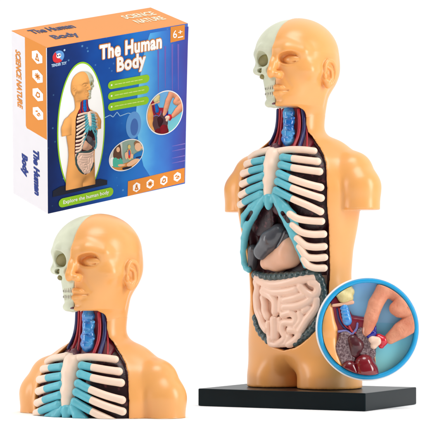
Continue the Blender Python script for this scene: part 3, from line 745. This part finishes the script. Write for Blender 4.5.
# oval window with the printed figure
oc, oa, ob_ = FR.st(80.7, 128.5), 28.5, 0
top, bot = FR.st(81.5, 61.8), FR.st(79.5, 196)
oh = (top[1] - bot[1]) / 2; oc = (oc[0], (top[1] + bot[1]) / 2); ow = (FR.st(104.8, 115)[0] - FR.st(57, 130)[0]) / 2; oc = ((FR.st(104.8, 115)[0] + FR.st(57, 130)[0]) / 2, oc[1])
la, lb = FR.st(52, 192.5), FR.st(108, 181.5)
def above(P): return [(a, max(b, lb[1] + (la[1] - lb[1]) * (lb[0] - a) / (lb[0] - la[0]))) for a, b in P]
polys('oval_rim', FR, [above(ellipse(oc, ow, oh, 160))], 2, I['green']); polys('oval_window', FR, [above(ellipse(oc, ow - 1.5, oh - 1.8, 160))], 3, I['white'])
def flat_print(name, plist, face, fn, lay, span, parent, light=(-.35, .55, .75)):
    """the print of a modelled thing: its outline seen from the front, laid flat on the face; printed shading put into vertex colours"""
    Vs, Fs, Cs, n0 = [], [], [], 0
    for v, f, rgb in plist:
        tri = np.array([q for p in f for q in ((p[0], p[1], p[2]), (p[0], p[2], p[3])) if len(p) == 4], int) if isinstance(f, list) else np.vstack([f[:, :3], f[:, [0, 2, 3]]])
        if len(tri) == 0: continue
        nrm = np.cross(v[tri[:, 1]] - v[tri[:, 0]], v[tri[:, 2]] - v[tri[:, 0]]); nl = np.linalg.norm(nrm, axis=1) + 1e-12
        vn = np.zeros_like(v)
        for k in range(3):
            for c in range(3): vn[:, c] += np.bincount(tri[:, k], nrm[:, c], len(v))
        vn /= np.linalg.norm(vn, axis=1)[:, None] + 1e-12
        keep = (nrm[:, 1] / nl) < -.02; tri = tri[keep]
        if len(tri) == 0: continue
        us, inv = np.unique(tri, return_inverse=True); tri = inv.reshape(-1, 3)
        v, vn = v[us], vn[us]
        sh = .62 + .5 * np.clip(vn[:, 0] * light[0] - vn[:, 1] * light[2] + vn[:, 2] * light[1], 0, 1)  # the print's shading, worked out from a set light direction
        Cs.append(np.clip(np.array(lin(rgb))[None] * sh[:, None] ** 1.4, 0, 1)); Vs.append(v); Fs.append(tri + n0); n0 += len(v)
    V, Fc, C = np.vstack(Vs), np.vstack(Fs), np.vstack(Cs)
    dmin, dmax = V[:, 1].min(), V[:, 1].max()
    out = []
    ab = fn(V)
    o, ex, ey, n = (np.array(q) for q in (face.o, face.ex, face.ey, face.n))
    depth = (dmax - V[:, 1]) / (dmax - dmin) * span + .12 * lay
    out = (o + ab[:, :1] * ex + ab[:, 1:2] * ey + depth[:, None] * n) * S
    me = bpy.data.meshes.new(name); me.from_pydata(out.tolist(), [], Fc.tolist())
    at = me.color_attributes.new('ink', 'FLOAT_COLOR', 'POINT'); at.data.foreach_set('color', np.c_[C, np.ones(len(C))].ravel())
    m = bpy.data.materials.get('printed_picture_ink')
    if not m:
        m = bpy.data.materials.new('printed_picture_ink'); m.use_nodes = True
        a = m.node_tree.nodes.new('ShaderNodeVertexColor'); a.layer_name = 'ink'
        b = m.node_tree.nodes['Principled BSDF']; b.inputs['Roughness'].default_value = .6; b.inputs['Specular IOR Level'].default_value = .1
        m.node_tree.links.new(a.outputs['Color'], b.inputs['Base Color'])
    me.materials.append(m); me.update()
    return link(bpy.data.objects.new(name, me), parent or box)
view = []
for (name, v, f, m, par, lab) in PARTS:
    w = np.c_[-(ca * v[:, 0] - sa * v[:, 1]), sa * v[:, 0] + ca * v[:, 1], v[:, 2]]       # seen from the front and mirrored, as printed
    f2 = [list(p)[::-1] for p in f] if isinstance(f, list) else f[:, ::-1]
    view.append((w, f2, tuple(m['rgb'])))
pt, pb = FR.st(83, 71), FR.st(83, 186.5); kf = (pt[1] - pb[1]) / 369
slab_px = px(FR, [(52.5, 191), (60, 186.5), (100, 178.8), (107, 180.2), (107, 184.5), (52.5, 197)])
polys('printed_slab', FR, [slab_px], 4, I['black'])
flat_print('printed_figure', view, FR, lambda V: np.c_[pt[0] - 2.0 + V[:, 0] * kf * .93, pb[1] + V[:, 2] * kf], 5, .9, box)
# title and small lettering
def pxt(name, face, s, a, b, cap, lay, m, bold=.03, shear=0, par=None, space=1.0): return text(name, face, s, face.st(*a), face.st(*b), cap, lay, m, bold, par, shear, space)
for lay, m, bo in ((4, I['orange'], .09), (8, I['white'], .046)):
    pxt('title_lettering', FR, 'The Human', (99.5, 58.8), (161, 47.2), 14, lay, m, bo, space=1.08)
    pxt('title_lettering', FR, 'Body', (116.8, 70.8), (145, 65.2), 14, lay, m, bo, space=1.08)
polys('age_tab', FR, [px(FR, [(170.4, 26.9), (184.6, 24.6), (184.4, 39.3), (170.2, 42.6)])], 3, I['orange'])
pxt('age_lettering', FR, '6', (172.8, 38.2), (176.8, 37.3), 8.2, 4, I['white'], .01)
pxt('age_lettering', FR, '+', (178, 35), (182.2, 34), 5.5, 4, I['white'], .01)
polys('age_dash', FR, [px(FR, [(177.6, 36.9), (182.8, 35.8), (182.8, 36.9), (177.6, 38)])], 4, I['white'])
lc = FR.st(58.2, 56.4)
polys('logo_disc', FR, [ellipse(lc, 6.9, 6.3)], 3, ink('logo_blue_ink', (92, 150, 214)))
polys('logo_swirl', FR, [smooth([(lc[0] + a, lc[1] + b) for a, b in ((-3.5, 5), (-6.8, 1), (-5.8, -4.3), (-1, -6.6), (4, -5.2), (1, -2), (-2, -1), (-2.2, 2))])], 4, I['red'])
polys('logo_swirl', FR, [ellipse((lc[0] + .3, lc[1] + .8), 2.8, 2.6)], 5, I['white'])
polys('logo_eye', FR, [ellipse((lc[0] - 1, lc[1] + 1), .8, .9), ellipse((lc[0] + 1.6, lc[1] + 1.2), .8, .9)], 6, I['deep'])
polys('logo_mark', FR, [ellipse(FR.st(64.2, 50), 1.1, 1.1, 20)], 4, I['lblue'])
pxt('logo_lettering', FR, 'TENDER TOY', (51.2, 67), (66.4, 64), 2.9, 4, I['lblue'], .04)
for a, b in (((111.4, 85.0), (145.8, 78.6)), ((111.4, 95.8), (145.4, 89.4)), ((111.4, 106.7), (145.2, 100.5))):
    p, q = FR.st(*a), FR.st(*b)
    o = polys('green_pill', FR, [pill(p, q, 4.4)], 3, I['green'])
    polys('bullet', FR, [ellipse(p, 1, 1, 20)], 4, I['white'], o)
    random.seed(int(a[1])); t = .1; seg = []
    while t < .92:
        w = random.uniform(.05, .12); e = min(t + w, .95)
        seg.append(pill((p[0] + (q[0] - p[0]) * t, p[1] + (q[1] - p[1]) * t), (p[0] + (q[0] - p[0]) * e, p[1] + (q[1] - p[1]) * e), .55, 4)); t = e + .035
    polys('fine_print', FR, seg, 4, I['lgreen'], o)
p, q = FR.st(62.5, 202.6), FR.st(109, 191.9)
o = polys('green_pill', FR, [pill(p, q, 5)], 6, I['green'])
text('slogan_lettering', FR, 'Explore the human body', (p[0] + .5, p[1] - 1.5), (q[0] - .5, q[1] - 1.5), 4, 7, I['white'], .012, o)
polys('icon_panel', FR, [px(FR, [(127.8, 181.2), (184.6, 167.6), (184.3, 182.3), (127.4, 196.2)])], 3, I['orange'])
def icon(face, c, r, k, lay, par, sx=1.0):
    cx, cy = c
    P = lambda x, y: (cx + x * r * sx, cy + y * r)
    st = [[(-.3, -.5), (.35, -.5)], [(.35, -.5), (.1, .1)], [(.1, .1), (.1, .5)], [(-.1, .5), (-.1, .1)], [(-.1, .1), (-.3, -.5)]], \
         [[(-.5, 0), (.5, 0)], [(0, -.5), (0, .5)], [(-.35, -.35), (.35, .35)], [(-.35, .35), (.35, -.35)]], \
         [[(-.4, -.3), (-.1, .35)], [(-.1, .35), (.35, .3)], [(.35, .3), (.4, -.2)], [(.4, -.2), (0, -.45)], [(0, -.45), (-.4, -.3)]], \
         [[(-.45, .2), (-.1, .35)], [(0, 0), (.3, .1)], [(-.2, -.3), (.2, -.35)], [(.3, .1), (.45, -.15)]]
    return polys('icon_drawing', face, [pill(P(*a), P(*b), r * .13, 5) for a, b in st[k]], lay, I['orange'], par)
def hexa(c, rx_, ry_): return [(c[0] + rx_ * math.sin(math.pi / 3 * k), c[1] + ry_ * math.cos(math.pi / 3 * k)) for k in range(6)]
for k, (u, v) in enumerate(((136.3, 187.1), (149.9, 183.7), (163.6, 180.3), (177, 176.7))):
    c = FR.st(u, v); o = polys('hexagon_icon', FR, [hexa(c, 5.3, 5.6)], 4, I['white']); icon(FR, c, 5.2, k, 5, o)
# small picture: two children at a table
c = FR.st(126.2, 155); kr = math.radians(13)
kx_, ky_ = 22, 17.0
o = polys('children_picture', FR, [ellipse(c, kx_, ky_, 64, kr)], 3, I['white'])
def clip_oval(sub, a, b):
    ring = ellipse(c, a, b, 48, kr); out = list(sub)
    for k in range(48):
        p, q = ring[k], ring[(k + 1) % 48]; inp, out = out, []
        side = lambda t: (q[0] - p[0]) * (t[1] - p[1]) - (q[1] - p[1]) * (t[0] - p[0])
        for u, v in zip(inp, inp[1:] + inp[:1]):
            su, sv = side(u), side(v)
            if su >= 0: out.append(u)
            if (su >= 0) != (sv >= 0): t = su / (su - sv); out.append((u[0] + (v[0] - u[0]) * t, u[1] + (v[1] - u[1]) * t))
        if not out: return []
    return out
polys('picture_wall', FR, [ellipse(c, kx_ - 1.1, ky_ - 1.1, 64, kr)], 4, I['sage'], o)
KL = [4.4]
def kid(pts, m, smo=True):
    P = [FR.st(100 + x / 8.46, 130 + y / 8.46) for x, y in pts]; P = smooth(P) if smo else P
    if sum(x0 * y1 - x1 * y0 for (x0, y0), (x1, y1) in zip(P, P[1:] + P[:1])) < 0: P = P[::-1]
    P = clip_oval(P, kx_ - 1.15, ky_ - 1.15); KL[0] += .25
    if len(P) > 2: polys('picture_shape', FR, [P], KL[0], m, o)
def disc(x, y, a, b): return [(x + a * math.cos(t), y + b * math.sin(t)) for t in (k * math.pi / 6 for k in range(12))]
skinink = I['tan']; straw = ink('straw_ink', (226, 200, 120)); hairink = ink('light_hair_ink', (150, 104, 66))
kid([(40, 60), (186, 60), (186, 330), (40, 330)], I['pale'], False)
kid([(40, 296), (200, 284), (300, 246), (400, 210), (400, 400), (40, 400)], I['wood'], False)
kid([(118, 160), (128, 128), (150, 112), (168, 124), (176, 160), (180, 205), (186, 250), (170, 268), (150, 240), (136, 262), (116, 244), (108, 205)], I['brown'])
kid([(84, 246), (112, 232), (118, 290), (90, 304)], I['white'])
kid([(108, 244), (132, 232), (152, 250), (172, 236), (190, 270), (184, 306), (130, 314), (108, 304)], I['mint'])
kid(disc(150, 164, 15, 22), skinink); kid([(134, 150), (140, 130), (160, 128), (166, 148), (152, 140)], I['brown'])
kid([(150, 292), (180, 286), (214, 292), (190, 304), (156, 306)], skinink)
kid([(274, 226), (298, 196), (340, 176), (376, 164), (396, 200), (384, 240), (330, 250), (296, 244)], I['azure'])
kid([(304, 227), (366, 214), (368, 225), (306, 239)], I['deep'])
kid(disc(318, 140, 28, 36), skinink); kid([(286, 128), (288, 102), (314, 84), (346, 90), (364, 116), (358, 134), (344, 112), (312, 108), (294, 118)], hairink)
kid(disc(350, 146, 7, 10), skinink)
kid([(222, 288), (258, 258), (300, 240), (330, 248), (290, 282), (238, 308)], skinink)
kid(disc(243, 140, 12, 18), straw); kid([(230, 164), (254, 164), (262, 200), (256, 246), (234, 242), (226, 200)], straw)
kid([(234, 168), (250, 168), (256, 204), (248, 236), (236, 232)], I['red']); kid([(238, 172), (247, 172), (249, 208), (240, 208)], I['azure'])
kid([(206, 196), (226, 184), (234, 216), (220, 246), (208, 230)], skinink); kid([(256, 200), (276, 206), (272, 236), (254, 232)], skinink)
kid([(192, 316), (258, 306), (262, 320), (194, 334)], I['black'])
# left side
polys('orange_panel', SD, [px(SD, [(24.9, 36.4), (46, 46.9), (46.9, 139.9), (29.2, 129.4), (27, 128.2), (25.9, 125.5)])], 1, I['orange'])
for k, (u, v) in enumerate(((37.3, 57), (37.7, 76.4), (38, 94.6), (38.2, 113.4))):
    cc = SD.st(u, v); o = polys('hexagon_icon', SD, [hexa(cc, 12, 7.2)], 2, I['white']); icon(SD, cc, 6.2, k, 3, o, 1.5)
pxt('side_lettering', SD, 'SCIENCE NATURE', (15.6, 49.5), (17.9, 107.2), 9.6, 2, I['orange'], .035, .2)
pxt('side_title', SD, 'The Human', (33.6, 149.5), (35, 194), 10.5, 2, I['navy'], .06, .2)
pxt('side_title', SD, 'Body', (22.2, 153.5), (23.2, 175.2), 10.5, 2, I['navy'], .06, .2)
# top
pxt('top_title', TP, 'The Human', (33.5, 34.0), (76.0, 27.5), 14, 2, I['deep'], .034)
pxt('top_title', TP, 'Body', (55.5, 39.2), (80.0, 35.5), 14, 2, I['deep'], .034)
pxt('top_lettering', TP, 'SCIENCE', (126, 19.2), (157, 14.6), 13, 2, I['cream'], .02)
pxt('top_lettering', TP, 'NATURE', (138.5, 23.6), (166.5, 19.2), 13, 2, I['cream'], .02)

# ------------------------------------------------------------------ round close-up mounted in front of the hip
YB = -80.0; KD = (2200 + YB) / 2200
def w_at(u, v, depth=0.0):
    """place seen at (u,v) in the photo on the upright plane YB-depth, in badge axes (x right, y back, z up)"""
    o, d = ray(u, v); t = (YB - depth + 2200) / d.y; p = o + d * t
    return (p.x, p.y, p.z)
bc = w_at(367.8, 328.8)
badge = thing('picture_roundel', 'round sky-blue framed close-up panel fixed in front of the tall model\'s hip', 'round frame', bc)
def bl(u, v, dep=0):                                   # badge-local position, dep towards the viewer
    p = w_at(u, v); return (p[0] - bc[0], -dep, p[2] - bc[2])
RO = 50.3 * KD
BLUE = mat('sky_blue_plastic', (18, 158, 214), .35, .5); WHITE = mat('white_plastic', (248, 248, 248), .4, .4)
def lathe(name, prof, m, parent, n=160):               # profile of (radius, y) spun about the y axis
    V = [(r * math.cos(2 * math.pi * k / n), y, r * math.sin(2 * math.pi * k / n)) for r, y in prof for k in range(n)]
    q = len(prof); Fs = [[i * n + k, i * n + (k + 1) % n, ((i + 1) % q) * n + (k + 1) % n, ((i + 1) % q) * n + k] for i in range(q) for k in range(n)]
    ob = mesh_obj(name, V, Fs, m, parent)
    bm = bmesh.new(); bm.from_mesh(ob.data); bmesh.ops.recalc_face_normals(bm, faces=bm.faces); bm.to_mesh(ob.data); bm.free()
    return ob
RI = RO - 4.1
lathe('ring', [(RI, 9), (RI, -3.2), (RI + .6, -4), (RO - .8, -4), (RO, -3.2), (RO, 9)], BLUE, badge)
lathe('outer_edge', [(RO + .02, 9), (RO + .02, -2.8), (RO + 1.5, -2.8), (RO + 1.5, 9)], WHITE, badge)
bgm = gradient_ink('blue_backing_print', [(0, (158, 228, 216)), (.35, (128, 212, 232)), (.55, (126, 202, 240)), (.56, (150, 210, 250)), (1, (150, 204, 250))], 'Z', -46, 46, .06)
V = [(0, 5.6, 0)] + [((RI + .5) * math.cos(2 * math.pi * k / 128), 5.6, (RI + .5) * math.sin(2 * math.pi * k / 128)) for k in range(128)]
mesh_obj('backing', V, [[0, 1 + k, 1 + (k + 1) % 128] for k in range(128)], bgm, badge, False)
rounded_box('bracket', 14, 30, 14, (-28, 22, -6), WHITE, badge, 1.5)
RC = RI - .3
def clip(g, r=RC, back=5.4):
    x, y, z = g.xyz()
    g.D = np.maximum(np.maximum(g.D, np.sqrt(x * x + z * z) - r), y - back).astype(F32); return g
def bgrid(h=.6): return Grid((-49, -15, -49), (49, 12, 49), h)
CS = 3.845
def q_(x, y, dep=0): return bl(313 + x / CS, 270 + y / CS, dep)
INS = []
def ins(name, g, m, parent, relax=1):
    v, f = clip(g).mesh(relax); INS.append((v, f, tuple(m['rgb']))); return mesh_obj(name, v, f, m, parent)
# hand
HM = mat('hand_skin', (224, 154, 122), .5, .35, sss=.12, rgb2=(206, 126, 96), nscale=70, thr=(.38, .68), bump=.6, bscale=420)
hand = thing('hand', 'pinching hand with bent index finger and thumb inside the round frame', 'hand', bc)
g = bgrid(.5)
g.chain([q_(300, 60, -2), q_(272, 78, 0), q_(240, 130, 3), q_(222, 185, 4), q_(208, 236, 4)], [7.4, 7.6, 7.2, 6.6, 5.2], 1.2)      # index finger
g.chain([q_(272, 70, 0), q_(330, 92, -2), q_(390, 130, -3)], [6.5, 8.5, 10], 3)                                      # back of the hand
g.chain([q_(372, 108, 0), q_(340, 130, 3), q_(318, 148, 4), q_(330, 158, 4), q_(372, 160, 2)], [8.5, 8, 6.6, 6.2, 7.6], .5)   # curled middle finger
g.chain([q_(400, 100, 1), q_(385, 140, 4), q_(388, 168, 4)], [9, 7.6, 6.4], .4)                                        # curled ring finger
g.chain([q_(420, 170, 0), q_(378, 204, 3), q_(335, 232, 5), q_(296, 262, 4)], [11, 9.2, 8.2, 5.6], .4)             # thumb
for a, b in (((224, 160), (248, 168)), ((226, 152), (250, 160)), ((214, 198), (234, 204))):
    g.cap(q_(*a, 10.5), q_(*b, 10.5), .6, .6, .9, 's')
for a, b in (((328, 222), (342, 244)), ((334, 218), (348, 240))): g.cap(q_(*a, 13.2), q_(*b, 13.2), .6, .6, .9, 's')
ins('skin', g, HM, hand)
g = bgrid(.5); e = q_(199, 232, 6.5); g.ell(e, (2.4, 1.6, 4.6)); NAIL = mat('nail_skin', (238, 188, 168), .25, .5)
ins('fingernail', g, NAIL, hand)
# the little heart it holds
REDP = mat('glossy_red_plastic', (206, 30, 48), .22, .6, coat=.3); NAVP = mat('deep_blue_plastic', (30, 32, 140), .25, .6); CRP = mat('pale_pink_plastic', (240, 206, 182), .35)
heart = thing('heart_piece', 'small red, blue and cream heart piece held between the finger and thumb', 'heart piece', bc)
g = bgrid(.5); g.chain([q_(252, 262, 3), q_(268, 272, 4), q_(262, 290, 3)], [4.5, 4.5, 3], 2); ins('heart_muscle', g, REDP, heart)
g = bgrid(.5); g.chain([q_(216, 250, 5), q_(230, 242, 5)], [3.4, 3.4], 1); g.ell(q_(236, 226, 5), (1.6, 1.6, 3)); ins('blue_vessel', g, NAVP, heart)
g = bgrid(.5); g.chain([q_(226, 266, 6), q_(246, 272, 6), q_(232, 290, 5)], [3.8, 3.8, 3.4], 1.5); ins('cream_chamber', g, CRP, heart)
# the little open torso behind it
mini = thing('opened_torso', 'small opened torso with crimson chest and grey lungs inside the round frame', 'anatomy model', bc)
g = bgrid(.6); g.chain([q_(52, 150, -6), q_(62, 230, -6), q_(60, 300, -6), q_(85, 400, -6)], [9, 10, 11, 13], 4); g.cap(q_(30, 260, -8), q_(40, 330, -8), 10, 12, 4); g.cap(q_(236, 395, -6), q_(236, 330, -6), 2.4, 2, 1)
ins('peach_shell', g, M['skin'], mini)
g = bgrid(.6); g.chain([q_(78, 118, -5), q_(112, 180, -5), q_(125, 220, -4)], [6, 9, 12], 3)
for a in ([q_(120, 240, -6), q_(150, 400, -6)], [q_(165, 220, -6), q_(200, 400, -6)], [q_(200, 225, -6), q_(225, 260, -6)]): g.cap(a[0], a[1], 11, 13, 3)
g.cap(q_(102, 220, -5), q_(120, 380, -5), 5, 6, 2); g.cap(q_(160, 195, -5), q_(236, 240, -5), 4, 4, 2); g.op(lambda x, y, z: x - (bl(313 + 244 / CS, 340)[0]) + 0 * y + 0 * z, None, None, 1, 'i'); g.op(lambda x, y, z: -1.5 - y + 0 * x + 0 * z, None, None, 1.5, 'i')
ins('crimson_cavity', g, mat('crimson_print', (150, 26, 50), .35, .5, rgb2=(110, 16, 40), nscale=90), mini)
LUNGM = mat('speckled_lung', (84, 56, 62), .4, .5, rgb2=(150, 128, 130), nscale=620, thr=(.4, .64), bump=.5, bscale=760)
for pts in ([(124, 256), (120, 300), (132, 340)], [(186, 246), (196, 285), (210, 318)]):
    g = bgrid(.6); g.chain([q_(x, y, 1) for x, y in pts], [6.5, 8.5, 8], 3); g.op(lambda x, y, z: -5.2 - y + 0 * x + 0 * z, None, None, 1.5, 'i'); ins('lung', g, LUNGM, mini)
g = bgrid(.6); g.chain([q_(152, 268, 3), q_(166, 290, 3), q_(160, 318, 2)], [5.5, 6.8, 5.2], 3); ins('dark_lobe', g, mat('oxblood_plastic', (58, 20, 28), .25, .6, rgb2=(92, 40, 46), nscale=120), mini)
g = bgrid(.6); g.chain([q_(140, 378, 2), q_(150, 400, 2)], [8.5, 9], 2); ins('liver', g, mat('wine_red_plastic', (104, 14, 26), .15, .6, coat=.5), mini)
g = bgrid(.6); g.chain([q_(196, 360, 3), q_(205, 388, 3), q_(212, 404, 3)], [9.5, 11, 10], 2); ins('liver', g, mat('dark_red_plastic', (122, 18, 30), .15, .6, coat=.5), mini)
g = bgrid(.5); g.cap(q_(120, 142, 2), q_(131, 196, 2), 3.6, 4.6)
for y in (148, 162, 176, 190): g.ell(q_(118 + (y - 142) * .24, y, 3.5), (4.4, 3, 2.2), 1)
ins('trachea', g, M['trachea'], mini)
def btube(name, m, r, pts, d=0): v, f = tube([q_(x, y, d) for x, y in pts], r, 10, 8); INS.append((v, f, tuple(m['rgb']))); mesh_obj(name, v, f, m, mini)
LIL = mat('lilac_plastic', (112, 110, 168), .3)
btube('blood_vessel', M['vein'], 1.1, [(92, 150), (100, 190), (120, 222), (146, 240)], 1.5); btube('blood_vessel', M['artery'], .9, [(100, 148), (108, 186), (126, 216), (140, 226)], 2)
btube('blood_vessel', LIL, 1.2, [(98, 236), (124, 234), (146, 246), (160, 262)], 3.4); btube('blood_vessel', LIL, 1.2, [(150, 246), (166, 226), (170, 206)], 3.4); btube('blood_vessel', M['artery'], 1.1, [(138, 216), (150, 236), (176, 244)], 3.2)
JAW = mat('straw_bone', (222, 208, 150), .45, rgb2=(196, 178, 116), nscale=160, bump=.4)
g = bgrid(.5); g.chain([q_(104, 88, 0), q_(122, 104, 0), q_(142, 108, 1)], [5, 6.4, 3.4], 2); g.cap(q_(125, 66, -2), q_(140, 84, -1), 6, 5, 2); ins('jaw_bone', g, JAW, mini)
v, f = tube([q_(78, 136, 2), q_(110, 132, 3), q_(150, 124, 3)], [1.5, 1.7, 2], 12, 8); INS.append((v, f, (225, 180, 150))); mesh_obj('jaw_rim', v, f, M['stomach'], mini)
for k in range(4):
    g = bgrid(.5); g.ell(q_(148 - k * .6, 74 + k * 16, 1), (1.5, 1.6, 1.7)); ins('jaw_tooth', g, M['stomach'], mini)

# the same picture printed on the carton
ec = FR.st(164.6, 112.6); erx, ery = 23.5, 24.6
eo = polys('hand_picture', FR, [ellipse(ec, erx, ery)], 3, I['white'])
polys('picture_backing', FR, [ellipse(ec, erx - 1.2, ery - 1.2)], 4, gradient_ink('picture_sky_ink', [(0, (120, 200, 200)), (.5, (104, 184, 218)), (1, (112, 172, 226))], 'Z', ec[1] - 24, ec[1] + 24), eo)
flat_print('printed_hand', INS, FR, lambda V: np.c_[ec[0] + V[:, 0] / RC * (erx - 1.3), ec[1] + V[:, 2] / RC * (ery - 1.3)], 5, .5, eo)

# ------------------------------------------------------------------ setting
def structure(name, v, f, m, smooth_=False):
    o = mesh_obj(name, v, f, m, None, smooth_); o['kind'] = 'structure'; return o
FLOORM = mat('white_studio_sheet', (255, 255, 255), .9, .0)
structure('floor', [(-6000, -2600, -.25), (6000, -2600, -.25), (6000, 420, -.25), (-6000, 420, -.25)], [[0, 1, 2, 3]], FLOORM)
# a clear acrylic post carries the carton
bot_c = ORB + RB @ Vector((bw * .55, bd * .5, 0)); up = RB @ Vector((0, 0, 1))
def prism(cx, cy, hx_, hy_, z0):
    V = []
    for sx, sy in ((-1, -1), (1, -1), (1, 1), (-1, 1)):
        x, y = cx + sx * hx_, cy + sy * hy_
        z1 = bot_c.z - ((x - bot_c.x) * up.x + (y - bot_c.y) * up.y) / up.z - .3
        V += [(x, y, z0), (x, y, z1)]
    return V, [[0, 2, 3, 1], [2, 4, 5, 3], [4, 6, 7, 5], [6, 0, 1, 7], [1, 3, 5, 7], [6, 4, 2, 0]]
v, f = prism(bot_c.x, bot_c.y, 8, 14, 0)
ACR = bpy.data.materials.new('clear_acrylic'); ACR.use_nodes = True; b_ = ACR.node_tree.nodes['Principled BSDF']
b_.inputs['Transmission Weight'].default_value = 1; b_.inputs['Roughness'].default_value = 0; b_.inputs['IOR'].default_value = 1.08; b_.inputs['Base Color'].default_value = (1, 1, 1, 1)
structure('display_post', v, f, ACR)

# ------------------------------------------------------------------ light: white studio surround, two strip lamps, one added overhead
w = bpy.data.worlds.new('World'); scene.world = w; w.use_nodes = True
nt = w.node_tree; N, Lk = nt.nodes, nt.links; bg = N['Background']
tc = N.new('ShaderNodeTexCoord'); sp = N.new('ShaderNodeSeparateXYZ'); Lk.new(tc.outputs['Generated'], sp.inputs[0])
r1 = N.new('ShaderNodeMapRange'); r1.interpolation_type = 'SMOOTHSTEP'; r1.inputs['From Min'].default_value = -.25; r1.inputs['From Max'].default_value = .45; r1.inputs['To Min'].default_value = .12; r1.inputs['To Max'].default_value = 1.06
Lk.new(sp.outputs['Y'], r1.inputs['Value'])
r2 = N.new('ShaderNodeMapRange'); r2.interpolation_type = 'SMOOTHSTEP'; r2.inputs['From Min'].default_value = .35; r2.inputs['From Max'].default_value = .85; r2.inputs['To Min'].default_value = 0; r2.inputs['To Max'].default_value = .35
Lk.new(sp.outputs['Z'], r2.inputs['Value'])
ad = N.new('ShaderNodeMath'); ad.operation = 'ADD'; Lk.new(r1.outputs[0], ad.inputs[0]); Lk.new(r2.outputs[0], ad.inputs[1])
Lk.new(ad.outputs[0], bg.inputs['Strength']); bg.inputs['Color'].default_value = (1, 1, 1, 1)
def lamp(name, loc, target, sx, sy, power, col=(1, 1, 1)):
    l = bpy.data.lights.new(name, 'AREA'); l.shape = 'ELLIPSE'; l.size, l.size_y = sx, sy; l.energy = power; l.color = col
    o = link(bpy.data.objects.new(name, l)); o.location = loc
    o.rotation_euler = (Vector(target) - Vector(loc)).to_track_quat('-Z', 'Y').to_euler()
lamp('left_strip_lamp', (-1.3, -.35, .5), (0, 0, .2), .3, 1.2, 6)
lamp('right_strip_lamp', (1.35, -.75, .6), (.1, 0, .2), .45, 1.2, 13)
lamp('added_overhead_lamp', (.1, -.75, 1.9), (0, -.05, .1), 1.1, .9, 16)  # added from above to wash the floor white and deepen the brow's shade

vs = scene.view_settings; vs.view_transform = 'Standard'; vs.look = 'None'; vs.exposure = 0; vs.gamma = 1; vs.use_curve_mapping = False
scene.render.film_transparent = False
scene.cycles.use_denoising = True
scene.cycles.max_bounces = 8
